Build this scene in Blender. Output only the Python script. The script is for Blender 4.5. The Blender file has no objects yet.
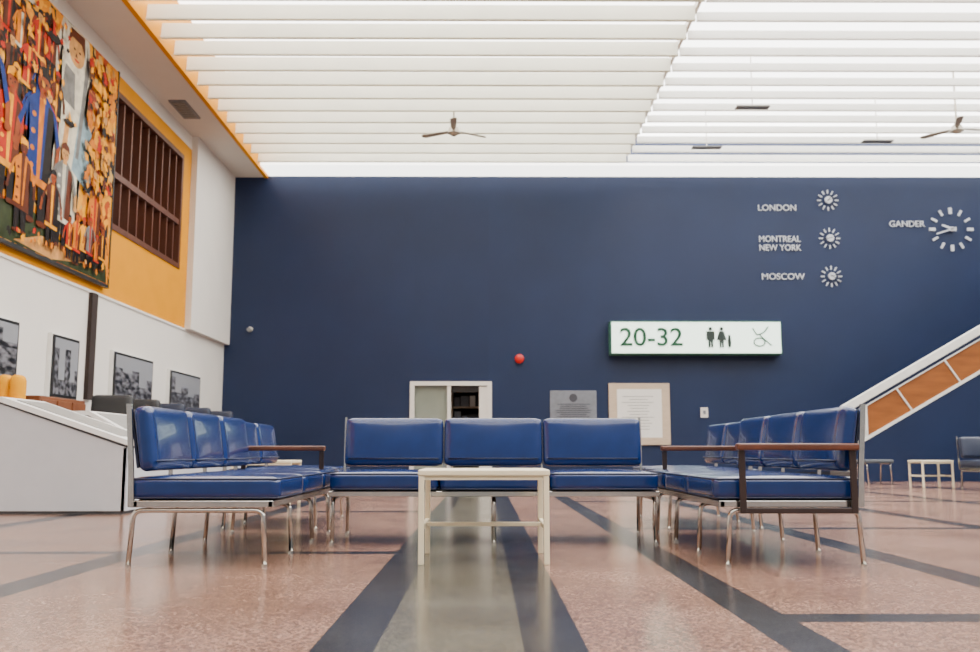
import bpy, bmesh, math, random
from mathutils import Vector, Matrix
random.seed(4)
scene = bpy.context.scene
COL = scene.collection

# ------------------------------------------------------------ materials
def srgb(c):
    out=[]
    for v in c:
        v=v/255.0
        out.append(v/12.92 if v<=0.04045 else ((v+0.055)/1.055)**2.4)
    return out
def mat(name, rgb, rough=0.5, metal=0.0, var=0.06, scale=8.0, bump=0.0, spec=0.5, coat=0.0, emit=0.0, stretch=None, translucent=0.0):
    m=bpy.data.materials.new(name); m.use_nodes=True
    nt=m.node_tree; N=nt.nodes; L=nt.links
    b=N['Principled BSDF']
    c=srgb(rgb)
    tc=N.new('ShaderNodeTexCoord'); mp=N.new('ShaderNodeMapping')
    if stretch: mp.inputs['Scale'].default_value=stretch
    nz=N.new('ShaderNodeTexNoise'); nz.inputs['Scale'].default_value=scale; nz.inputs['Detail'].default_value=5
    L.new(tc.outputs['Object'],mp.inputs['Vector']); L.new(mp.outputs['Vector'],nz.inputs['Vector'])
    rp=N.new('ShaderNodeValToRGB')
    rp.color_ramp.elements[0].position=0.3; rp.color_ramp.elements[1].position=0.7
    rp.color_ramp.elements[0].color=[x*(1-var) for x in c]+[1]
    rp.color_ramp.elements[1].color=[min(1,x*(1+var)) for x in c]+[1]
    L.new(nz.outputs['Fac'],rp.inputs['Fac']); L.new(rp.outputs['Color'],b.inputs['Base Color'])
    b.inputs['Roughness'].default_value=rough; b.inputs['Metallic'].default_value=metal
    b.inputs['Specular IOR Level'].default_value=spec
    b.inputs['Coat Weight'].default_value=coat
    if emit>0:
        L.new(rp.outputs['Color'],b.inputs['Emission Color']); b.inputs['Emission Strength'].default_value=emit
    if bump>0:
        bp=N.new('ShaderNodeBump'); bp.inputs['Strength'].default_value=bump; bp.inputs['Distance'].default_value=0.01
        L.new(nz.outputs['Fac'],bp.inputs['Height']); L.new(bp.outputs['Normal'],b.inputs['Normal'])
    if translucent>0:
        tr=N.new('ShaderNodeBsdfTranslucent'); L.new(rp.outputs['Color'],tr.inputs['Color'])
        mx=N.new('ShaderNodeMixShader'); mx.inputs[0].default_value=translucent
        L.new(b.outputs[0],mx.inputs[1]); L.new(tr.outputs[0],mx.inputs[2])
        L.new(mx.outputs[0],N['Material Output'].inputs['Surface'])
    return m

M={}
M['navywall']=mat('navy_painted_wall',(22,37,69),0.42,var=0.08,scale=0.8,bump=0.05,spec=0.35)
M['white']=mat('white_paint',(220,215,207),0.6,var=0.02,scale=2)
M['soffit']=mat('soffit_paint',(214,208,198),0.7,var=0.02,scale=2)
M['yellow']=mat('yellow_paint',(214,142,0),0.55,var=0.04,scale=2,spec=0.1)
M['vinyl']=mat('blue_vinyl',(11,38,90),0.21,var=0.1,scale=9,bump=0.10,coat=0.25)
M['greyvinyl']=mat('grey_blue_vinyl',(34,42,62),0.35,var=0.1,scale=9)
M['piping']=mat('blue_piping',(9,24,58),0.35,var=0.05)
M['backcover']=mat('dark_blue_back',(18,28,52),0.5,var=0.05)
M['chrome']=mat('brushed_steel',(196,194,188),0.22,metal=1.0,var=0.05,scale=30)
M['wood']=mat('walnut_arm',(88,48,30),0.4,var=0.3,scale=6,stretch=(14,1,1))
M['darkwood']=mat('dark_brown_post',(42,28,24),0.4,var=0.2,scale=6)
M['cream']=mat('cream_enamel',(230,218,186),0.35,var=0.03,scale=6)
M['baffle']=mat('white_baffle',(232,230,218),0.7,var=0.03,scale=1.5,translucent=0.42)
M['baffleR']=mat('bright_baffle',(240,239,235),0.7,var=0.02,scale=1.5,translucent=0.6)
M['glow']=mat('luminous_ceiling_panel',(253,252,250),0.6,var=0.01,emit=6.2)
M['lens']=mat('cove_light_lens',(255,254,250),0.6,var=0.01,emit=4.0)
M['black']=mat('black_plastic',(24,24,26),0.45)
M['gapshade']=mat('plinth_painted_gap_shade',(96,96,100),0.7)  # dark grey paints in a shadow line under the plinth worktop
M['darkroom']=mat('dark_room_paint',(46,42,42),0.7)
M['brown']=mat('brown_timber_window',(84,44,26),0.5,var=0.25,scale=5,stretch=(1,1,0.2))
M['interior']=mat('dark_brown_recess',(36,20,14),0.8)
M['plinth']=mat('plinth_white',(192,193,198),0.6,var=0.02)
M['plinthtop']=mat('plinth_worktop',(232,231,228),0.45,var=0.02)
M['letter']=mat('silver_letters',(200,204,210),0.35,var=0.02)
M['signface']=mat('sign_face',(230,250,236),0.4,var=0.01,emit=1.6)
M['signtext']=mat('sign_ink',(8,78,48),0.5)
M['signdark']=mat('sign_icon_ink',(26,44,38),0.5)
M['signframe']=mat('sign_frame',(50,96,80),0.5)
M['red']=mat('alarm_red',(190,22,18),0.35)
M['orange']=mat('amber_wood_panel',(136,78,28),0.4,var=0.2,scale=3,stretch=(0.6,1,3))
M['grey']=mat('grey_plaque',(112,116,124),0.5,var=0.1,scale=12)
M['midgrey']=mat('mid_grey_grille',(130,130,126),0.5,var=0.1,scale=12)
M['greytext']=mat('plaque_text',(56,58,66),0.5)
M['birch']=mat('pale_wood_frame',(192,172,148),0.5,var=0.08,scale=5,stretch=(1,1,5))
M['paper']=mat('white_paper',(226,224,218),0.7,var=0.02)
M['glass']=mat('frosted_grey_glass',(132,138,126),0.25,var=0.08,scale=2)
M['mustard']=mat('mustard_upholstery',(216,148,0),0.7,var=0.06,spec=0.1)
M['teak']=mat('teak_brown',(112,62,30),0.5,var=0.2,scale=5)
M['fan']=mat('fan_metal',(170,162,146),0.4,metal=0.3)
M['fascia']=mat('stair_white_trim',(222,222,216),0.5)
M['step']=mat('stair_tread',(90,86,84),0.5)
M['greybench']=mat('grey_bench_seat',(70,76,82),0.5)

# ------------------------------------------------------------ geometry helpers
def link(o,parent=None):
    COL.objects.link(o)
    if parent is not None: o.parent=parent
    return o
def empty(name,loc=(0,0,0),rz=0.0):
    e=bpy.data.objects.new(name,None); e.location=loc; e.rotation_euler=(0,0,rz); e.empty_display_size=0.2
    COL.objects.link(e); return e
def mesh_obj(name,bm,m,parent=None,smooth=False,loc=None,rot=None):
    me=bpy.data.meshes.new(name); bmesh.ops.recalc_face_normals(bm,faces=bm.faces[:]); bm.to_mesh(me); bm.free()
    if smooth:
        for p in me.polygons: p.use_smooth=True
    me.materials.append(m)
    o=bpy.data.objects.new(name,me)
    if loc: o.location=loc
    if rot: o.rotation_euler=rot
    return link(o,parent)
def box(name,lo,hi,m,parent=None,bevel=0.0,rot=None,seg=2):
    c=[(a+b)/2 for a,b in zip(lo,hi)]; s=[abs(b-a) for a,b in zip(lo,hi)]
    bm=bmesh.new(); bmesh.ops.create_cube(bm,size=1.0)
    for v in bm.verts: v.co=Vector((v.co.x*s[0],v.co.y*s[1],v.co.z*s[2]))
    if bevel>0: bmesh.ops.bevel(bm,geom=bm.edges[:],offset=bevel,segments=seg,affect='EDGES',profile=0.5)
    return mesh_obj(name,bm,m,parent,loc=c,rot=rot)
def cyl(name,c,r,h,m,parent=None,axis='z',seg=24,r2=None):
    bm=bmesh.new(); bmesh.ops.create_cone(bm,cap_ends=True,segments=seg,radius1=r,radius2=r if r2 is None else r2,depth=h)
    if axis=='y': bmesh.ops.rotate(bm,verts=bm.verts,matrix=Matrix.Rotation(math.pi/2,3,'X'))
    if axis=='x': bmesh.ops.rotate(bm,verts=bm.verts,matrix=Matrix.Rotation(math.pi/2,3,'Y'))
    return mesh_obj(name,bm,m,parent,loc=c)
def fillet(pts,r,n=6):
    pts=[Vector(p) for p in pts]; out=[pts[0]]
    for i in range(1,len(pts)-1):
        a,b,c=pts[i-1],pts[i],pts[i+1]
        d1=(a-b).normalized(); d2=(c-b).normalized()
        p1=b+d1*r; p2=b+d2*r
        for k in range(n+1):
            t=k/n; out.append((1-t)**2*p1+2*t*(1-t)*b+t*t*p2)
    out.append(pts[-1]); return out
def tube(name,pts,r,m,parent=None,fil=0.0,closed=False,seg=10):
    P=fillet(pts,fil) if fil>0 else [Vector(p) for p in pts]
    bm=bmesh.new(); rings=[]; n=len(P); up=None
    for i,p in enumerate(P):
        if closed: t=(P[(i+1)%n]-P[i-1]).normalized()
        elif i==0: t=(P[1]-P[0]).normalized()
        elif i==n-1: t=(P[-1]-P[-2]).normalized()
        else: t=(P[i+1]-P[i-1]).normalized()
        if up is None:
            up=Vector((0,0,1)) if abs(t.z)<0.9 else Vector((1,0,0))
        u=(up-t*up.dot(t)).normalized(); up=u; w=t.cross(u)
        rings.append([bm.verts.new(p+r*(math.cos(2*math.pi*k/seg)*u+math.sin(2*math.pi*k/seg)*w)) for k in range(seg)])
    rng=range(n) if closed else range(n-1)
    for i in rng:
        A=rings[i];B=rings[(i+1)%n]
        for k in range(seg): bm.faces.new((A[k],A[(k+1)%seg],B[(k+1)%seg],B[k]))
    if not closed: bm.faces.new(rings[0]); bm.faces.new(rings[-1])
    return mesh_obj(name,bm,m,parent,smooth=True)
def cushion(name,c,size,r,m,parent=None,puff=0.0,rot=None,n=14,pufff=0.0):
    bm=bmesh.new(); bmesh.ops.create_cube(bm,size=1.0)
    bmesh.ops.subdivide_edges(bm,edges=bm.edges[:],cuts=n,use_grid_fill=True)
    sx,sy,sz=[s/2 for s in size]
    for v in bm.verts:
        q=Vector((v.co.x*2,v.co.y*2,v.co.z*2))
        p=Vector((q.x*sx,q.y*sy,q.z*sz))
        inner=Vector((max(-sx+r,min(sx-r,p.x)),max(-sy+r,min(sy-r,p.y)),max(-sz+r,min(sz-r,p.z))))
        d=p-inner
        if d.length>1e-6: p=inner+d.normalized()*r
        if q.z>0.2: p.z+=puff*(1-q.x**2)*(1-q.y**2)
        if q.y<-0.2: p.y-=pufff*(1-q.x**2)*(1-q.z**2)
        v.co=p
    return mesh_obj(name,bm,m,parent,smooth=True,loc=c,rot=rot)
def prism(name,pts,axis,a,b,m,parent=None):
    bm=bmesh.new()
    def mk(p,t):
        return {'y':(p[0],t,p[1]),'x':(t,p[0],p[1]),'z':(p[0],p[1],t)}[axis]
    A=[bm.verts.new(mk(p,a)) for p in pts]; B=[bm.verts.new(mk(p,b)) for p in pts]
    bm.faces.new(A); bm.faces.new(B[::-1]); n=len(pts)
    for i in range(n): bm.faces.new((A[i],A[(i+1)%n],B[(i+1)%n],B[i]))
    return mesh_obj(name,bm,m,parent)
def text(name,s,loc,size,m,parent=None,sx=1.0,ext=0.012,rz=0.0,align='LEFT',weight=0.0):
    cu=bpy.data.curves.new(name,'FONT'); cu.body=s; cu.size=size; cu.extrude=ext; cu.align_x=align; cu.align_y='CENTER'; cu.offset=weight
    o=bpy.data.objects.new(name,cu); o.location=loc; o.rotation_euler=(math.pi/2,0,rz); o.scale=(sx,1,1)
    cu.materials.append(m); return link(o,parent)

# ------------------------------------------------------------ room shell
WY=21.0; WX=-5.78; RX=14.0; TOP=7.7; SOF=6.72; FX=-5.0; Y0=-4.0
fm=bpy.data.materials.new('terrazzo_floor'); fm.use_nodes=True
nt=fm.node_tree; N=nt.nodes; L=nt.links; b=N['Principled BSDF']
geo=N.new('ShaderNodeNewGeometry'); sep=N.new('ShaderNodeSeparateXYZ'); L.new(geo.outputs['Position'],sep.inputs[0])
def math_node(op,a,bv,c=None):
    n=N.new('ShaderNodeMath'); n.operation=op
    for i,v in enumerate((a,bv,c)):
        if v is None: continue
        if isinstance(v,(int,float)): n.inputs[i].default_value=v
        else: L.new(v,n.inputs[i])
    return n.outputs[0]
def band(sock,lo,hi):
    return math_node('MULTIPLY',math_node('GREATER_THAN',sock,lo),math_node('LESS_THAN',sock,hi))
X=sep.outputs['X'];Y=sep.outputs['Y']
def mix(fac,a,bc,blend='MIX'):
    n=N.new('ShaderNodeMix'); n.data_type='RGBA'; n.blend_type=blend
    if isinstance(fac,float): n.inputs[0].default_value=fac
    else: L.new(fac,n.inputs[0])
    for s,v in ((n.inputs[6],a),(n.inputs[7],bc)):
        if isinstance(v,(tuple,list)): s.default_value=v
        else: L.new(v,s)
    return n.outputs[2]
vo=N.new('ShaderNodeTexVoronoi'); vo.inputs['Scale'].default_value=120; L.new(geo.outputs['Position'],vo.inputs['Vector'])
sp=N.new('ShaderNodeSeparateColor'); L.new(vo.outputs['Color'],sp.inputs[0])
nz=N.new('ShaderNodeTexNoise'); nz.inputs['Scale'].default_value=1.3; nz.inputs['Detail'].default_value=4; L.new(geo.outputs['Position'],nz.inputs['Vector'])
def ramp(f,stops):
    r=N.new('ShaderNodeValToRGB'); e=r.color_ramp.elements
    while len(e)<len(stops): e.new(0.5)
    for i,(p,c) in enumerate(stops): e[i].position=p; e[i].color=srgb(c)+[1]
    L.new(f,r.inputs['Fac']); return r.outputs['Color']
pink=ramp(sp.outputs[0],[(0.0,(84,62,52)),(0.25,(124,92,77)),(0.6,(138,104,88)),(0.93,(170,138,120))])
dark=ramp(sp.outputs[1],[(0.0,(22,24,29)),(0.5,(34,36,42)),(0.95,(60,60,64))])
olive=ramp(sp.outputs[2],[(0.0,(62,61,54)),(0.5,(84,81,70)),(0.95,(114,109,95))])
stain=ramp(nz.outputs['Fac'],[(0.3,(222,218,214)),(0.7,(255,255,255))])
color=pink
mid=band(X,-0.31,0.11); color=mix(mid,color,olive)
strips=[(-0.49,-0.31),(0.11,0.29),(0.85,1.02),(-2.02,-1.84),(2.02,2.2),(-3.7,-3.52),(3.55,3.73),(5.2,5.38),(6.9,7.08),(-5.3,-5.12)]
tot=None
for lo,hi in strips:
    s=band(X,lo,hi); tot=s if tot is None else math_node('MAXIMUM',tot,s)
for (y0,y1,side) in [(3.2,3.36,1),(6.95,7.12,1),(10.7,10.9,1),(14.6,14.8,1),(18.2,18.4,1),(5.3,5.44,-1),(8.9,9.1,-1),(12.6,12.8,-1),(16.4,16.6,-1)]:
    s=band(Y,y0,y1)
    s=math_node('MULTIPLY',s,math_node('GREATER_THAN',X,0.94) if side>0 else math_node('LESS_THAN',X,-0.4))
    tot=math_node('MAXIMUM',tot,s)
color=mix(tot,color,dark)
color=mix(1.0,color,stain,'MULTIPLY')
L.new(color,b.inputs['Base Color'])
rr=N.new('ShaderNodeMapRange'); rr.inputs['To Min'].default_value=0.13; rr.inputs['To Max'].default_value=0.26; L.new(nz.outputs['Fac'],rr.inputs['Value']); L.new(rr.outputs[0],b.inputs['Roughness'])
b.inputs['Specular IOR Level'].default_value=0.5
box('floor',(-8,Y0,-0.1),(RX,WY+3,0),fm)

bw=empty('wall_back')
box('wall_panel_left',(WX-0.2,WY,0),(-1.58,WY+0.2,TOP),M['navywall'],bw)
box('wall_panel_right',(0.08,WY,0),(RX,WY+0.2,TOP),M['navywall'],bw)
box('wall_panel_over_door',(-1.58,WY,2.02),(0.08,WY+0.2,TOP),M['navywall'],bw)
box('baseboard_back',(0.16,WY-0.02,0),(RX,WY,0.12),M['black'])
dr=empty('room_beyond_door'); R0=WY+0.21
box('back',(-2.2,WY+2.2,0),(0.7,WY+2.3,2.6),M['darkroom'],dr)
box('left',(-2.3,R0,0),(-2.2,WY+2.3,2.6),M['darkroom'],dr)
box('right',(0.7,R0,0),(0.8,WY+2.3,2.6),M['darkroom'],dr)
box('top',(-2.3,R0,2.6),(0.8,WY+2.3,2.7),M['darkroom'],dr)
sh=empty('storage_shelf')
for i in range(5): box('shelf_%d'%i,(-0.75,WY+0.9,0.35+i*0.4),(0.25,WY+1.3,0.38+i*0.4),M['birch'],sh)
for x in (-0.77,0.25): box('upright',(x,WY+0.9,0),(x+0.03,WY+1.3,2.1),M['birch'],sh)
for i in range(4):
    x=-0.7
    while x<0.1:
        w=random.uniform(0.1,0.25); h=random.uniform(0.15,0.3)
        box('box',(x,WY+0.95,0.38+i*0.4),(min(x+w,0.24),WY+1.25,0.38+i*0.4+h),random.choice([M['paper'],M['teak'],M['grey'],M['black']]),sh); x+=w+0.03
d=empty('door_1')
box('frame_top',(-1.65,WY-0.05,2.0),(0.15,WY+0.0,2.09),M['white'],d)
box('frame_left',(-1.65,WY-0.05,0),(-1.55,WY+0.0,2.0),M['white'],d)
box('frame_right',(0.05,WY-0.05,0),(0.15,WY+0.0,2.0),M['white'],d)
box('mullion',(-0.83,WY-0.03,0),(-0.75,WY+0.15,2.0),M['white'],d)
box('side_panel',(-1.55,WY+0.05,0),(-0.83,WY+0.08,2.0),M['glass'],d)
box('door_leaf',(-0.13,WY-0.02,0.02),(0.05,WY+0.03,1.98),M['white'],d)
cyl('door_knob',(-0.09,WY-0.05,1.0),0.03,0.05,M['chrome'],d,'y')
box('inner_header',(-0.75,WY+0.05,1.86),(0.05,WY+0.1,2.0),M['darkroom'],d)

WZ=6.18; WE=17.7; YE=18.2; YT=6.45
wl=empty('wall_left')
box('lower_wall',(WX-0.2,Y0,0),(WX,WY,2.9),M['white'],wl)
box('upper_wall_near',(WX-0.2,Y0,2.9),(WX,14.3,YT),M['yellow'],wl)
box('under_window',(WX-0.2,14.3,2.9),(WX,YE,3.97),M['yellow'],wl)
box('over_window',(WX-0.2,14.3,WZ),(WX,YE,YT),M['yellow'],wl)
box('window_jamb',(WX-0.2,WE,3.97),(WX,YE,WZ),M['yellow'],wl)
box('head_band',(WX-0.2,Y0,YT),(WX,YE,SOF),M['white'],wl)
box('far_core',(WX-0.2,YE,2.9),(WX,WY,SOF),M['white'],wl)
box('top_band',(WX-0.2,Y0,SOF+0.25),(WX,WY,TOP),M['white'],wl)
box('wall_pier',(WX,YE,2.9),(WX+0.12,WY,SOF),M['white'])
box('trim_2',(WX,Y0,2.86),(WX+0.02,YE,2.9),M['white'])
box('baseboard_left',(WX,Y0,0),(WX+0.02,WY,0.12),M['black'])
w=empty('window_1')
box('recess_back',(WX-0.6,14.3,3.97),(WX-0.5,WE,WZ),M['interior'],w)
box('recess_bottom',(WX-0.5,14.3,3.87),(WX-0.2,WE,3.97),M['interior'],w)
box('recess_top',(WX-0.5,14.3,WZ),(WX-0.2,WE,WZ+0.1),M['interior'],w)
box('frame_bottom',(WX-0.2,14.3,3.97),(WX+0.02,WE,4.06),M['brown'],w)
box('frame_top',(WX-0.2,14.3,WZ-0.09),(WX+0.02,WE,WZ),M['brown'],w)
box('frame_left',(WX-0.2,14.3,4.06),(WX+0.02,14.4,WZ-0.09),M['brown'],w)
box('frame_right',(WX-0.2,WE-0.1,4.06),(WX+0.02,WE,WZ-0.09),M['brown'],w)
box('transom',(WX-0.15,14.4,4.80),(WX+0.0,WE-0.1,4.9),M['brown'],w)
for i in range(8):
    y=14.76+i*0.37
    box('slat_%d'%i,(WX-0.16,y,4.06),(WX-0.02,y+0.05,WZ-0.09),M['brown'],w)

box('ceiling_soffit',(WX-0.2,Y0,SOF),(FX,WY,SOF+0.25),M['soffit'])
box('trim_yellow_fascia',(FX,Y0,SOF-0.02),(FX+0.08,WY,TOP),M['yellow'])
box('ceiling',(FX,Y0,TOP),(RX,WY+0.2,TOP+0.1),M['glow'])
box('ceiling_cove_light',(FX+0.1,20.15,SOF+0.03),(RX,WY,SOF+0.09),M['lens'])
v=empty('soffit_air_vent')
box('vent_frame',(-5.6,16.2,SOF-0.03),(-5.3,17.1,SOF),M['grey'],v)
for i in range(7): box('louvre_%d'%i,(-5.56,16.27+i*0.115,SOF-0.045),(-5.34,16.33+i*0.115,SOF-0.028),M['midgrey'],v)

def baffles(name,x0,x1,z0,h,ys,m,tilt=0.0,th=0.03):
    bm=bmesh.new()
    for y in ys:
        r=bmesh.ops.create_cube(bm,size=1.0)
        for vv in r['verts']:
            zz=vv.co.z*h
            vv.co=Vector((x0+(vv.co.x+0.5)*(x1-x0),y+vv.co.y*th+zz*tilt,z0+h/2+zz))
        r=bmesh.ops.create_cube(bm,size=1.0)
        for vv in r['verts']:
            vv.co=Vector((x0+(vv.co.x+0.5)*(x1-x0),y+vv.co.y*0.07-h/2*tilt,z0+vv.co.z*0.018))
    return mesh_obj(name,bm,m)
ys=[19.95-0.62*i for i in range(34)]
baffles('ceiling_baffles',FX+0.1,3.05,6.76,0.24,ys,M['baffle'],tilt=0.15)
baffles('ceiling_baffles_right',3.12,RX,6.86,0.13,[y+0.2 for y in ys],M['baffleR'],tilt=0.0)
box('trim_baffle_rail',(3.06,-1,6.95),(3.11,20.1,7.05),M['white'])
for i,(x,y) in enumerate([(4.85,16.6),(4.55,18.9),(7.9,18.5)]):
    g=empty('ceiling_grille'); 
    box('plate',(x-0.3,y-0.09,6.74),(x+0.3,y+0.09,6.76),M['midgrey'],g)
    for k in range(3): box('slot_%d'%k,(x-0.27,y-0.07+k*0.05,6.73),(x+0.27,y-0.04+k*0.05,6.742),M['grey'],g)
    box('hanger',(x-0.01,y-0.01,6.76),(x+0.01,y+0.01,TOP),M['white'],g)

def fan(x,y,z,a0):
    f=empty('ceiling_fan',(x,y,z),a0)
    cyl('down_rod',(0,0,0.62),0.018,1.1,M['fan'],f)
    cyl('canopy',(0,0,0.10),0.05,0.08,M['fan'],f,r2=0.03)
    cyl('motor',(0,0,0.0),0.12,0.10,M['fan'],f,r2=0.09)
    cyl('motor_cap',(0,0,-0.07),0.05,0.05,M['fan'],f,r2=0.11)
    for k in range(3):
        a=k*2*math.pi/3
        bl=prism('blade_%d'%k,[(0.10,-0.025),(0.28,-0.06),(0.64,-0.065),(0.69,-0.03),(0.69,0.04),(0.64,0.06),(0.28,0.045),(0.10,0.025)],'z',-0.008,0.004,M['fan'],f)
        bl.rotation_euler=(math.radians(10),0,a)
fan(-0.58,17.0,6.44,0.55)
fan(8.75,17.0,6.5,0.15)

# ------------------------------------------------------------ benches
def fillet_loop(cx,cy,z,hx,hy,r,n=5):
    out=[]
    for sx,sy,a0 in ((1,1,0),(-1,1,90),(-1,-1,180),(1,-1,270)):
        for k in range(n+1):
            a=math.radians(a0+90*k/n)
            out.append(Vector((cx+sx*(hx-r)+r*math.cos(a),cy+sy*(hy-r)+r*math.sin(a),z)))
    return out
def bench(loc,rz,arm='L',nframes=4,seats=3,P=0.65,vin='vinyl'):
    Ls=P*seats; e=empty('lounge_bench',loc,rz)
    x0=-Ls/2; V=M[vin]
    for i in range(seats):
        cx=x0+P*(i+0.5)
        cushion('seat_%d'%(i+1),(cx,-0.03,0.373),(P-0.005,0.74,0.11),0.032,V,e,puff=0.014)
        hx,hy=(P-0.005)/2-0.008,0.37-0.008
        for zz in (0.418,0.328):
            tube('piping',fillet_loop(cx,-0.03,zz,hx,hy,0.03),0.0055,M['piping'],e,closed=True,seg=6)
        tl=math.radians(-9)
        cushion('back_%d'%(i+1),(cx,0.275,0.616),(P-0.008,0.085,0.322),0.032,V,e,rot=(tl,0,0),pufff=0.012)
        box('back_shell_%d'%(i+1),(cx-0.305,0.316,0.47),(cx+0.305,0.328,0.76),M['backcover'],e,rot=(tl,0,0))
        tube('back_seam_%d'%(i+1),[(cx-0.30,0.209,0.507),(cx+0.30,0.209,0.507)],0.0045,M['piping'],e,seg=6)
    for y in (-0.36,0.30):
        box('rail',(x0,y-0.014,0.283),(-x0,y+0.014,0.315),M['chrome'],e,bevel=0.003)
    for x in (x0+0.012,-x0-0.012):
        box('end_rail',(x-0.012,-0.37,0.283),(x+0.012,0.33,0.315),M['chrome'],e,bevel=0.003)
    box('seat_pan',(x0+0.03,-0.34,0.300),(-x0-0.03,0.29,0.317),M['black'],e)
    xs=[x0+0.02+(Ls-0.04)*k/(nframes-1) for k in range(nframes)]
    for k,x in enumerate(xs):
        tube('leg_frame_%d'%(k+1),[(x,-0.335,0.0),(x,-0.32,0.268),(x,0.31,0.268),(x,0.325,0.0)],0.0125,M['chrome'],e,fil=0.045)
        for y in (-0.335,0.325): cyl('glide',(x,y,0.006),0.015,0.012,M['chrome'],e,seg=12)
    for x in (x0-0.004,-x0+0.004):
        prism('back_upright',[(0.30,0.285),(0.33,0.285),(0.335,0.46),(0.36,0.785),(0.335,0.785),(0.31,0.46)],'x',x-0.007,x+0.007,M['chrome'],e)
    for x in (x0+P,-x0-P):
        prism('back_upright',[(0.325,0.285),(0.345,0.285),(0.355,0.46),(0.37,0.72),(0.352,0.72),(0.335,0.46)],'x',x-0.007,x+0.007,M['chrome'],e)
    for sd in arm:
        s=1 if sd=='L' else -1
        x=s*(-x0+0.03)
        box('armrest',(x-0.028,-0.29,0.558),(x+0.028,0.305,0.592),M['wood'],e,bevel=0.009)
        for y in (-0.265,0.275): box('arm_post',(x-0.007,y-0.016,0.255),(x+0.007,y+0.016,0.56),M['darkwood'],e,bevel=0.003)
        xa,xb=sorted((x-s*0.02,x+s*0.004))
        box('arm_foot',(xa,-0.281,0.255),(xb,0.291,0.28),M['darkwood'],e,bevel=0.003)
    return e
H=math.pi/2
bench((0.055,6.2,0),0,arm='',nframes=3,P=0.665)
bench((1.515,5.68,0),-H,arm='LR')
bench((-1.40,5.68,0),H,arm='L')
bench((1.65,7.55,0),-H,arm='',seats=2,nframes=3)
bench((-1.54,7.55,0),H,arm='',seats=2,nframes=3)
bench((8.2,14.3,0),0,arm='',vin='greyvinyl')
bench((9.9,16.5,0),0,arm='',vin='greyvinyl')

# ------------------------------------------------------------ tables
def table(x,y,w=0.64,dp=0.56,h=0.462):
    e=empty('coffee_table',(x,y,0))
    box('top',(-w/2,-dp/2,h-0.03),(w/2,dp/2,h),M['cream'],e,bevel=0.006)
    s=0.028
    for sx in (-1,1):
        for sy in (-1,1):
            cx=sx*(w/2-s/2-0.004); cy=sy*(dp/2-s/2-0.004)
            box('leg',(cx-s/2,cy-s/2,0),(cx+s/2,cy+s/2,h-0.03),M['cream'],e,bevel=0.003)
        cx=sx*(w/2-s/2-0.004)
        box('side_stretcher',(cx-0.011,-dp/2+s,0.165),(cx+0.011,dp/2-s,0.19),M['cream'],e,bevel=0.003)
    box('cross_stretcher',(-w/2+s,-0.012,0.167),(w/2-s,0.012,0.188),M['cream'],e,bevel=0.003)
    for sy in (-1,1):
        cy=sy*(dp/2-0.02)
        box('apron',(-w/2+s,cy-0.008,h-0.05),(w/2-s,cy+0.008,h-0.028),M['cream'],e)
table(-0.005,5.06,w=0.655)
table(7.05,15.2,w=0.5,dp=0.5,h=0.42); table(-2.35,10.4)
gb=empty('grey_stool',(6.72,16.6,0))
box('seat',(-0.25,-0.25,0.36),(0.25,0.25,0.42),M['greybench'],gb,bevel=0.02)
for x in (-0.2,0.2): tube('leg_frame',[(x,-0.24,0),(x,-0.2,0.35),(x,0.2,0.35),(x,0.24,0)],0.012,M['chrome'],gb,fil=0.04)

# ------------------------------------------------------------ back wall fittings
def clock(x,z,r,hh,mm,big=False):
    e=empty('wall_clock',(x,WY-0.06,z))
    for k in range(12):
        a=k*math.pi/6
        t=0.05 if big else 0.026; ln=0.14 if big else 0.085
        if big and k%3==0: t=0.07
        p=box('hour_mark_%d'%k,(-t/2,-0.015,-ln/2),(t/2,0.015,ln/2),M['letter'],e)
        p.location=(math.sin(a)*(r-ln/2),0.04,math.cos(a)*(r-ln/2)); p.rotation_euler=(0,a,0)
    cyl('hub',(0,0.0,0),r*(0.1 if big else 0.34),0.05,M['letter'],e,'y')
    cyl('spindle',(0,0.03,0),r*0.08,0.06,M['letter'],e,'y')
    for nm,a,ln,t in (('hour_hand',(hh%12+mm/60)*math.pi/6,0.5*r,0.12*r if big else 0.07*r),('minute_hand',mm*math.pi/30,0.78*r,0.08*r if big else 0.05*r)):
        h=prism(nm,[(-t/2,-0.18*r),(t/2,-0.18*r),(t/3,ln),(-t/3,ln)],'y',-0.03,-0.022,M['letter'] if big else M['black'],e)
        h.rotation_euler=(0,a,0)
clock(7.76,6.20,0.24,1,13); clock(7.76,5.32,0.24,8,43); clock(7.76,4.45,0.24,4,13)
clock(10.52,5.53,0.50,9,42,True)
tl=empty('city_lettering')
for s,x,z,sz,k in (('LONDON',6.16,6.02,0.2,1.0),('MONTREAL',6.16,5.30,0.2,.9),('NEW YORK',6.16,5.10,0.2,.9),('MOSCOW',6.19,4.44,0.2,1.05),('GANDER',9.12,5.65,0.2,1.0)):
    text('letters_'+s.lower().replace(' ','_'),s,(x,WY-0.015,z),sz,M['letter'],tl,sx=k,ext=0.014,weight=0.0)

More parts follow.
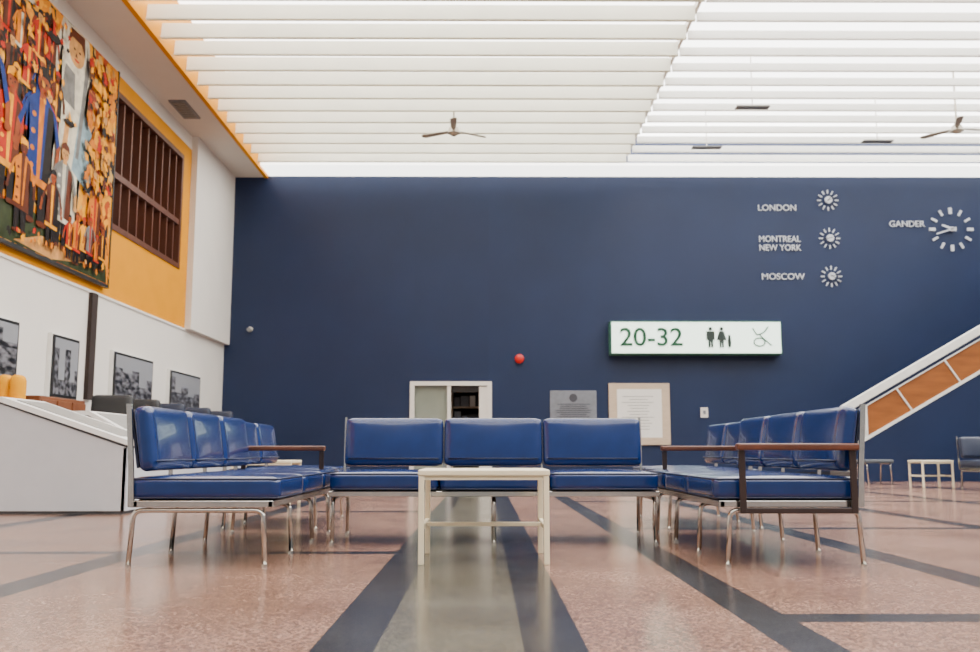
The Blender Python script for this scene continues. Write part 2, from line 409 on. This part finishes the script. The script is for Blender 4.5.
sg=empty('illuminated_sign')
box('housing',(2.74,WY-0.32,2.66),(6.5,WY,3.40),M['signframe'],sg,bevel=0.01)
box('face',(2.77,WY-0.335,2.69),(6.47,WY-0.318,3.37),M['signface'],sg)
text('digits','20-32',(2.93,WY-0.345,3.02),0.56,M['signtext'],sg,sx=1.08,ext=0.006,weight=0.006)
def fig(x,z,woman):
    yy0,yy1=WY-0.352,WY-0.340
    bm=[(0.06*math.cos(k*math.pi/8),0.06*math.sin(k*math.pi/8)) for k in range(16)]
    prism('icon_head',[(x+a*0.7,z+0.19+c*0.7) for a,c in bm],'y',yy0,yy1,M['signdark'],sg)
    if woman: pts=[(-0.05,0.14),(0.05,0.14),(0.11,-0.06),(0.05,-0.06),(0.045,-0.22),(0.01,-0.22),(0.0,-0.06),(-0.01,-0.22),(-0.045,-0.22),(-0.05,-0.06),(-0.11,-0.06)]
    else: pts=[(-0.09,0.14),(0.09,0.14),(0.09,-0.05),(0.055,-0.05),(0.05,-0.22),(0.01,-0.22),(0,-0.04),(-0.01,-0.22),(-0.05,-0.22),(-0.055,-0.05),(-0.09,-0.05)]
    prism('icon_body',[(x+a,z+c) for a,c in pts],'y',yy0,yy1,M['signdark'],sg)
fig(4.93,3.03,False); fig(5.17,3.03,True)
prism('icon_child',[(5.34+a*0.45,2.95+c*0.7) for a,c in [(-0.05,0.2),(0.05,0.2),(0.09,-0.05),(0.05,-0.2),(-0.05,-0.2),(-0.09,-0.05)]],'y',WY-0.352,WY-0.340,M['signdark'],sg)
tube('icon_loop',[(6.0+0.12*math.cos(t),WY-0.34,2.93+0.09*math.sin(t)) for t in [k*math.pi/8 for k in range(16)]],0.014,M['signtext'],sg,closed=True,seg=6)
tube('icon_stroke',[(5.86,WY-0.34,3.24),(5.95,WY-0.34,3.08),(6.1,WY-0.34,3.14),(6.2,WY-0.34,3.27)],0.014,M['signtext'],sg,fil=0.05,seg=6)
tube('icon_stroke_2',[(6.0,WY-0.34,3.1),(6.12,WY-0.34,2.98),(6.26,WY-0.34,2.86)],0.014,M['signtext'],sg,fil=0.04,seg=6)
o=cyl('wall_alarm_bell',(0.76,WY-0.02,2.59),0.10,0.04,M['red'],None,'y')
bm=bmesh.new(); bmesh.ops.create_uvsphere(bm,u_segments=20,v_segments=12,radius=0.105)
for vv in bm.verts: vv.co.y*=0.5
g=mesh_obj('gong',bm,M['red'],o,smooth=True,loc=(0,-0.04,0))
pq=empty('wall_plaque')
box('board',(1.43,WY-0.04,1.22),(2.45,WY,1.89),M['grey'],pq,bevel=0.005)
for i in range(7):
    ww=random.uniform(0.25,0.42); zz=1.58-i*0.045
    box('text_line_%d'%i,(1.94-ww,WY-0.045,zz),(1.94+ww,WY-0.04,zz+0.016),M['greytext'],pq)
cyl('crest',(1.94,WY-0.043,1.73),0.09,0.01,M['greytext'],pq,'y')
ps=empty('framed_notice')
box('frame',(2.72,WY-0.06,0.70),(4.06,WY,2.05),M['birch'],ps,bevel=0.01)
box('paper',(2.90,WY-0.065,0.86),(3.88,WY-0.06,1.92),M['paper'],ps)
for i in range(12):
    ww=random.uniform(0.2,0.4); zz=1.75-i*0.065
    box('text_line_%d'%i,(3.39-ww,WY-0.068,zz),(3.39+ww*0.8,WY-0.064,zz+0.012),M['midgrey'],ps)
sw=empty('wall_thermostat'); box('plate',(4.74,WY-0.03,1.30),(4.90,WY,1.52),M['white'],sw,bevel=0.005); box('dial',(4.79,WY-0.045,1.37),(4.85,WY-0.03,1.45),M['grey'],sw)
sc=empty('wall_security_camera'); cyl('base',(-5.2,WY-0.03,3.25),0.05,0.06,M['white'],sc,'y'); cyl('body',(-5.2,WY-0.12,3.22),0.045,0.14,M['midgrey'],sc,'y')

# ------------------------------------------------------------ staircase
st=empty('staircase')
YA,YB=18.0,19.5
def zl(x): return 0.83+0.565*(x-7.28)
def strip(nm,a,b,x0,y0,y1,m):
    prism(nm,[(x0,zl(x0)+a),(RX,zl(RX)+a),(RX,zl(RX)+b),(x0,zl(x0)+b)],'y',y0,y1,m,st)
prism('side_wall',[(6.95,0),(RX,0),(RX,zl(RX)),(6.95,zl(6.95))],'y',YA,YA+0.12,M['navywall'],st)
strip('panel_field',0.06,0.62,7.2,YA+0.02,YA+0.1,M['orange'])
strip('lower_trim',0,0.06,6.95,YA-0.02,YA+0.12,M['fascia'])
strip('upper_trim',0.62,0.645,6.95,YA-0.01,YA+0.12,M['fascia'])
strip('rail_band',0.645,0.72,6.8,YA+0.02,YA+0.1,M['navywall'])
strip('handrail',0.72,0.88,6.75,YA-0.03,YA+0.13,M['fascia'])
prism('panel_end_post',[(7.17,zl(7.17)+0.06),(7.21,zl(7.21)+0.06),(7.21,zl(7.21)+0.62),(7.17,zl(7.17)+0.62)],'y',YA-0.01,YA+0.11,M['fascia'],st)
x=8.05
while x<RX:
    q=0.27
    prism('divider',[(x,zl(x)+0.06),(x+0.025,zl(x+0.025)+0.06),(x+0.025-q,zl(x+0.025-q)+0.62),(x-q,zl(x-q)+0.62)],'y',YA-0.01,YA+0.11,M['fascia'],st); x+=0.95
i=0
while 7.0+i*0.3<RX-0.1:
    xx=7.0+i*0.3; box('step_%d'%i,(xx,YA+0.12,0.17*i),(min(xx+0.34,RX),YB,0.17*(i+1)),M['step'],st); i+=1

# ------------------------------------------------------------ museum plinths & platform furniture on left
def plinth(x0,x1,y0,y1,zh,zlw,xf):
    e=empty('display_plinth')
    prism('body',[(x0,0.0),(x1-0.03,0.0),(x1-0.03,zlw-0.02),(xf,zh-0.03),(x0,zh-0.03)],'y',y0+0.025,y1-0.025,M['gapshade'],e)  # core coloured as shade, showing as a dark line below the worktop
    g=0.055
    prism('skin_near',[(x0,0.03),(x1,0.03),(x1,zlw-g),(xf,zh-g),(x0,zh-g)],'y',y0,y0+0.03,M['plinth'],e)
    prism('skin_far',[(x0,0.03),(x1,0.03),(x1,zlw-g),(xf,zh-g),(x0,zh-g)],'y',y1-0.03,y1,M['plinth'],e)
    t=0.035
    prism('worktop',[(x0,zh-t),(xf,zh-t),(x1+0.02,zlw-t),(x1+0.02,zlw+0.012),(xf+0.01,zh+0.012),(x0,zh+0.012)],'y',y0-0.02,y1+0.02,M['plinthtop'],e)
    box('front',(x1-0.03,y0,0.03),(x1,y1,zlw-g),M['plinth'],e)
    dx=x1-xf; dz=zlw-zh
    prism('graphic_panel',[(xf+0.08*dx,zh+0.08*dz+0.014),(xf+0.92*dx,zh+0.92*dz+0.014),(xf+0.92*dx,zh+0.92*dz+0.024),(xf+0.08*dx,zh+0.08*dz+0.024)],'y',y0+0.1,y1-0.1,M['midgrey'],e)
plinth(-5.2,-3.2,8.6,9.4,1.03,0.64,-4.35)
plinth(-4.7,-3.75,10.4,11.5,0.98,0.68,-4.3)
pf=empty('display_platform')
box('deck',(WX+0.03,9.5,0.0),(-4.75,19.0,0.5),M['plinth'],pf,bevel=0.01)
ch=empty('mustard_armchair',(-5.26,9.9,0.5))
for k in range(6):
    cushion('channel_%d'%k,(-0.33+k*0.13,0.2,0.58),(0.135,0.2,0.56),0.065,M['mustard'],ch,n=8)
cushion('seat',(0,-0.08,0.36),(0.74,0.56,0.2),0.07,M['mustard'],ch,n=8)
for x in (-0.36,0.38):
    cushion('arm',(x,-0.06,0.46),(0.12,0.52,0.26),0.055,M['mustard'],ch,n=8)
    for y in (-0.25,0.2): cyl('leg',(x*0.85,y,0.13),0.02,0.26,M['darkwood'],ch,seg=10)
sb=empty('teak_sideboard',(-5.26,11.15,0.5))
box('carcass',(-0.35,-0.6,0.15),(0.35,0.6,0.67),M['teak'],sb,bevel=0.01)
for y in (-0.4,0,0.4): box('drawer',(0.35,y-0.18,0.2),(0.37,y+0.18,0.63),M['teak'],sb,bevel=0.005)
for x in (-0.28,0.28):
    for y in (-0.5,0.5): cyl('leg',(x,y,0.075),0.02,0.15,M['darkwood'],sb,seg=10)
def armchair(x,y,rz,m):
    e=empty('vintage_armchair',(x,y,0.5),rz)
    cushion('seat',(0,0,0.36),(0.56,0.52,0.14),0.05,m,e,n=8)
    cushion('back',(0,0.24,0.60),(0.56,0.12,0.48),0.05,m,e,rot=(math.radians(-10),0,0),n=8)
    for s in (-1,1):
        box('arm',(s*0.31-0.03,-0.26,0.52),(s*0.31+0.03,0.26,0.55),M['darkwood'],e,bevel=0.01)
        for y2 in (-0.23,0.23): box('leg',(s*0.31-0.02,y2-0.02,0),(s*0.31+0.02,y2+0.02,0.53),M['darkwood'],e,bevel=0.005)
for y,m in ((13.1,'black'),(14.2,'black'),(15.4,'backcover'),(16.9,'backcover'),(18.4,'backcover')): armchair(-5.16,y,0.15,M[m])

def bwmat(name,seed):
    m=bpy.data.materials.new(name); m.use_nodes=True; nt=m.node_tree; N=nt.nodes; L=nt.links; b=N['Principled BSDF']
    tc=N.new('ShaderNodeTexCoord'); sp=N.new('ShaderNodeSeparateXYZ'); L.new(tc.outputs['Generated'],sp.inputs[0])
    nz=N.new('ShaderNodeTexVoronoi'); nz.voronoi_dimensions='1D'; nz.inputs['Scale'].default_value=4
    ad=N.new('ShaderNodeMath'); ad.operation='ADD'; ad.inputs[1].default_value=seed; L.new(sp.outputs['Y'],ad.inputs[0]); L.new(ad.outputs[0],nz.inputs['W'])
    sc=N.new('ShaderNodeSeparateColor'); L.new(nz.outputs['Color'],sc.inputs[0])
    mr=N.new('ShaderNodeMapRange'); mr.inputs['To Min'].default_value=0.25; mr.inputs['To Max'].default_value=0.95; L.new(sc.outputs[0],mr.inputs['Value'])
    lt=N.new('ShaderNodeMath'); lt.operation='LESS_THAN'; L.new(sp.outputs['Z'],lt.inputs[0]); L.new(mr.outputs[0],lt.inputs[1])
    n2=N.new('ShaderNodeTexNoise'); n2.inputs['Scale'].default_value=9; n2.inputs['Detail'].default_value=6; L.new(tc.outputs['Generated'],n2.inputs['Vector'])
    r2=N.new('ShaderNodeValToRGB'); r2.color_ramp.elements[0].position=.42; r2.color_ramp.elements[0].color=(.01,.01,.012,1); r2.color_ramp.elements[1].position=.62; r2.color_ramp.elements[1].color=(.2,.2,.22,1)
    L.new(n2.outputs['Fac'],r2.inputs['Fac'])
    mx=N.new('ShaderNodeMix'); mx.data_type='RGBA'; L.new(lt.outputs[0],mx.inputs[0]); mx.inputs[6].default_value=(.26,.27,.29,1); L.new(r2.outputs['Color'],mx.inputs[7])
    L.new(mx.outputs[2],b.inputs['Base Color']); b.inputs['Roughness'].default_value=0.3
    return m
for i,(y0,y1,z0,z1) in enumerate([(9.6,11.6,1.38,2.12),(12.55,13.35,1.27,2.10),(14.65,16.35,1.33,2.09),(17.3,19.1,1.33,2.03)]):
    e=empty('framed_photograph')
    box('frame',(WX,y0,z0),(WX+0.08,y1,z1),M['black'],e,bevel=0.005)
    box('print',(WX+0.078,y0+0.04,z0+0.04),(WX+0.086,y1-0.04,z1-0.04),bwmat('bw_photo_%d'%i,i*3.3+1),e)
    box('white_edge',(WX+0.0,y0-0.02,z0-0.02),(WX+0.06,y1+0.02,z1+0.02),M['paper'],e)
tr=box('trim_1',(WX,13.75,1.3),(WX+0.06,13.95,2.86),M['interior'])

# ------------------------------------------------------------ mural
mu=empty('painted_mural')
mm=bpy.data.materials.new('mural_foliage'); mm.use_nodes=True; nt=mm.node_tree; N=nt.nodes; L=nt.links; b=N['Principled BSDF']
tc=N.new('ShaderNodeTexCoord'); mp=N.new('ShaderNodeMapping'); mp.inputs['Scale'].default_value=(1,1.6,2.0); mp.inputs['Rotation'].default_value=(0.5,0,0)
nz=N.new('ShaderNodeTexNoise'); nz.inputs['Scale'].default_value=2.5
va=N.new('ShaderNodeVectorMath'); va.operation='ADD'
L.new(tc.outputs['Object'],mp.inputs[0]); L.new(tc.outputs['Object'],nz.inputs['Vector']); L.new(mp.outputs[0],va.inputs[0]); L.new(nz.outputs['Color'],va.inputs[1])
vo=N.new('ShaderNodeTexVoronoi'); vo.inputs['Scale'].default_value=4.6; L.new(va.outputs[0],vo.inputs['Vector'])
s=N.new('ShaderNodeSeparateColor'); L.new(vo.outputs['Color'],s.inputs[0])
r=N.new('ShaderNodeValToRGB'); r.color_ramp.interpolation='CONSTANT'; e=r.color_ramp.elements
cols=[(0,(206,122,0)),(0.25,(226,152,0)),(0.45,(170,62,4)),(0.52,(40,22,14)),(0.62,(214,130,0)),(0.8,(118,36,10)),(0.88,(196,154,80)),(0.95,(30,34,40))]
while len(e)<len(cols): e.new(0.5)
for i,(p,c) in enumerate(cols): e[i].position=p; e[i].color=srgb(c)+[1]
L.new(s.outputs[0],r.inputs[0]); L.new(r.outputs[0],b.inputs['Base Color']); b.inputs['Roughness'].default_value=0.55; b.inputs['Specular IOR Level'].default_value=0.15
MX=WX+0.03
box('panel',(MX,4.0,3.05),(WX+0.08,14.2,6.40),mm,mu)
box('panel_edge',(MX,14.2,3.03),(WX+0.09,14.24,6.42),M['black'],mu)
box('panel_edge_bottom',(MX,4.0,3.0),(WX+0.09,14.24,3.05),M['black'],mu)
C={k:mat('mural_'+k,c,0.55,var=0.3,scale=7,spec=0.12) for k,c in dict(white=(200,192,170),blue=(22,46,110),skin=(140,62,22),dark=(22,14,14),green=(50,58,34),red=(170,32,8),sky=(128,152,160),gold=(228,150,0),tan=(190,136,76),brown=(84,36,14),ochre=(196,108,6),grey=(110,108,104)).items()}
LX=[0.081]; SH={}
def flat(pts,c):
    """collect painted shapes; each colour becomes one thin appliqué mesh, paint layers 0.05 mm apart"""
    a=WX+LX[0]; LX[0]+=0.00006
    pts=[(min(max(p[0],4.0),14.19),min(max(p[1],3.06),6.39)) for p in pts]
    bm=SH.setdefault(c,bmesh.new())
    vs=[bm.verts.new((a,p[0],p[1])) for p in pts]
    ar=sum(pts[i][0]*pts[(i+1)%len(pts)][1]-pts[(i+1)%len(pts)][0]*pts[i][1] for i in range(len(pts)))
    f=bm.faces.new(vs if ar>0 else vs[::-1])
def ell(y,z,ry,rz,c,n=14,rot=0):
    if y+ry>14.18 or z+rz>6.38 or z-rz<3.07: return
    pts=[]
    for k in range(n):
        t=2*math.pi*k/n; a,bb=ry*math.cos(t),rz*math.sin(t)
        pts.append((y+a*math.cos(rot)-bb*math.sin(rot),z+a*math.sin(rot)+bb*math.cos(rot)))
    flat(pts,c)
def person(y,z,h,robe,trim,skin='skin',hat='dark',lean=0.0,armL=-0.5,armR=0.4,legs='dark',pattern=True):
    w=h*0.42
    if y+w*.5>14.18: return
    def P(a,c): return (y+a*w+lean*c*h,z+c*h)
    flat([P(-.30,.02),P(-.08,.02),P(-.02,.42),P(.05,.02),P(.30,.02),P(.34,.5),P(-.34,.5)],legs)
    for a in (-.22,.18): ell(*P(a,.015),w*.17,h*.02,'brown')
    flat([P(-.42,.26),P(.42,.24),P(.36,.55),P(.42,.78),P(.14,.85),P(-.14,.85),P(-.42,.78),P(-.34,.55)],robe)
    flat([P(.1,.25),P(.42,.24),P(.36,.55),P(.42,.78),P(.2,.8)],'dark' if robe in('blue','brown') else 'brown')
    flat([P(-.42,.26),P(.42,.24),P(.42,.29),P(-.42,.31)],trim)
    flat([P(-.06,.3),P(.04,.3),P(.08,.83),P(-.1,.83)],trim)
    if pattern and h>1:
        for q in range(4): ell(*P(-.24,.36+q*.11),w*.07,h*.018,trim,8)
    for sgn,d in ((-1,armL),(1,armR)):
        flat([P(sgn*.34,.8),P(sgn*.48,.76),P(sgn*.54+d*.4,.58),P(sgn*.42+d*.4,.56)],robe)
        flat([P(sgn*.54+d*.4,.6),P(sgn*.42+d*.4,.56),P(sgn*.28+d*.8,.46),P(sgn*.4+d*.8,.44)],skin)
        ell(*P(sgn*.34+d*.83,.445),w*.09,h*.025,skin)
    flat([P(-.1,.82),P(.1,.82),P(.09,.88),P(-.09,.88)],skin)
    ell(*P(0,.925),w*.19,h*.075,skin)
    flat([P(-.22,.94),P(-.18,1.01),P(.0,1.04),P(.18,1.01),P(.23,.94),P(.12,.965),P(-.12,.965)],hat)
    for a in (-.08,.08): ell(*P(a,.925),w*.03,h*.008,'dark',8)
    flat([P(-.06,.885),P(.06,.885),P(.04,.878),P(-.04,.878)],'red')
    flat([P(-.02,.925),P(.03,.9),P(-.03,.9)],'brown')
def bird(y,z,s,c,c2,f=1):
    flat([(y-f*1.0*s,z),(y-f*.3*s,z+.25*s),(y+f*.3*s,z+.3*s),(y+f*.75*s,z+.12*s),(y+f*.3*s,z-.15*s),(y-f*.3*s,z-.12*s)],c)
    flat([(y-f*.2*s,z+.2*s),(y+f*.2*s,z+.2*s),(y-f*.25*s,z+.85*s)],c2)
    ell(y+f*.7*s,z+.2*s,.16*s,.14*s,c2,10)
    flat([(y+f*.82*s,z+.24*s),(y+f*1.05*s,z+.18*s),(y+f*.82*s,z+.14*s)],'gold')
def leaf(y,z,s,c,rot):
    pts=[(0,-1),(.45,-.4),(.9,-.3),(.55,.1),(.6,.6),(.2,.45),(0,1),(-.2,.45),(-.6,.6),(-.55,.1),(-.9,-.3),(-.45,-.4)]
    if y+s>14.15 or z+s>6.36: return
    flat([(y+s*(.8*a*math.cos(rot)-c2*math.sin(rot)),z+s*(.8*a*math.sin(rot)+c2*math.cos(rot))) for a,c2 in pts],c)
flat([(4,3.06),(14.15,3.06),(14.1,3.32),(13.4,3.5),(12.6,3.35),(11.6,3.6),(10.8,3.5),(4,3.8)],'green')
flat([(11.3,3.1),(12.3,3.06),(13.3,3.2),(13.0,3.36),(12.0,3.3)],'tan')
flat([(12.05,3.5),(12.95,3.4),(13.05,4.3),(12.95,5.2),(13.2,5.9),(13.1,6.39),(12.25,6.39),(12.05,5.8),(12.35,5.0),(12.1,4.3)],'white')
flat([(12.3,5.3),(12.75,5.25),(12.7,5.75),(12.4,5.8)],'grey')
flat([(12.75,4.4),(13.4,4.2),(13.35,5.1),(12.95,5.4)],'sky')
flat([(12.3,3.9),(12.5,3.85),(12.62,5.0),(12.5,5.1)],'tan')
flat([(12.85,4.6),(12.95,4.6),(13.15,5.9),(13.05,6.3),(12.98,5.6)],'grey')
ell(12.72,6.08,0.26,0.22,'tan'); flat([(12.42,6.1),(12.5,6.36),(12.95,6.38),(13.0,6.1),(12.85,6.24),(12.55,6.24)],'brown')
for a in (-.08,.09): ell(12.72+a,6.1,0.035,0.018,'dark',8)
flat([(12.64,5.97),(12.82,5.97),(12.78,5.94),(12.68,5.94)],'red')
flat([(12.70,6.07),(12.75,6.0),(12.67,6.0)],'brown')
rob=['red','ochre','brown','gold','blue','ochre','brown','dark','grey']
for row,(z,h) in enumerate([(5.35,.9),(4.75,.95),(4.2,1.0)]):
    y=10.5+0.1*row
    while y<12.25:
        person(y,z+random.uniform(-.1,.1),h*random.uniform(.85,1.1),random.choice(rob),random.choice(['gold','red','white','dark']),hat=random.choice(['dark','brown','gold','red']),skin=random.choice(['skin','brown','tan']))
        y+=random.uniform(.32,.45)
bird(12.0,5.95,0.3,'dark','red'); bird(11.3,6.15,0.2,'white','grey',-1); bird(12.6,5.0,0.22,'dark','gold')
person(11.0,3.5,1.6,'red','gold',hat='gold',armR=-0.1)
person(11.78,3.4,2.0,'blue','ochre',hat='dark',armR=0.3,legs='dark')
person(11.38,3.2,1.15,'ochre','brown',skin='brown',hat='gold')
person(12.5,3.25,1.4,'grey','white',skin='tan',hat='brown')
person(12.2,3.2,1.0,'brown','gold',hat='dark')
person(13.55,3.3,1.1,'ochre','red',hat='dark',armL=-0.1)
for y in (12.75,12.98,13.2,13.42,13.66,13.86): person(y,3.12+random.uniform(0,.08),random.uniform(.5,.75),random.choice(rob),random.choice(['gold','red','white']),hat=random.choice(['dark','brown','red']))
person(10.3,3.4,2.2,'blue','gold',hat='red'); person(9.3,3.4,2.2,'ochre','red',hat='dark')
for y in (8.4,7.5,6.6,5.7,4.8): person(y,3.4,random.uniform(1.8,2.4),random.choice(rob),'gold',hat='dark')
for k in range(130):
    leaf(random.uniform(13.1,14.1),random.uniform(4.2,6.35),random.uniform(0.07,0.13),random.choice(['gold','brown','gold','ochre','red','gold','dark','tan']),random.uniform(-1.5,1.5))
for k in range(50):
    leaf(random.uniform(10.6,12.4),random.uniform(5.0,6.35),random.uniform(0.04,0.08),random.choice(['gold','gold','ochre','red','dark']),random.uniform(-1.5,1.5))
for k in range(24):
    leaf(random.uniform(11.0,14.1),random.uniform(3.12,3.3),random.uniform(0.04,0.08),random.choice(['gold','dark','ochre','red','tan']),random.uniform(-1,1))
for c,bm in SH.items():
    bmesh.ops.triangulate(bm,faces=bm.faces[:])
    me=bpy.data.meshes.new('painted_shapes_'+c); bm.to_mesh(me); bm.free(); me.materials.append(C[c])
    link(bpy.data.objects.new('painted_shapes_'+c,me),mu)

# ------------------------------------------------------------ light
world=bpy.data.worlds.new('hall_ambient'); scene.world=world; world.use_nodes=True
bg=world.node_tree.nodes['Background']; bg.inputs[0].default_value=(0.98,0.98,1.0,1); bg.inputs[1].default_value=0.55

# ------------------------------------------------------------ camera
cam=bpy.data.cameras.new('camera'); cam.lens=35; cam.sensor_width=36; cam.sensor_fit='HORIZONTAL'
co=bpy.data.objects.new('camera',cam); co.location=(0,0,0.55); co.rotation_euler=(math.radians(90+7.53),0,math.radians(-0.3)); link(co)
cam.dof.use_dof=True; cam.dof.focus_distance=5.0; cam.dof.aperture_fstop=3.5
cam.clip_end=200
scene.camera=co
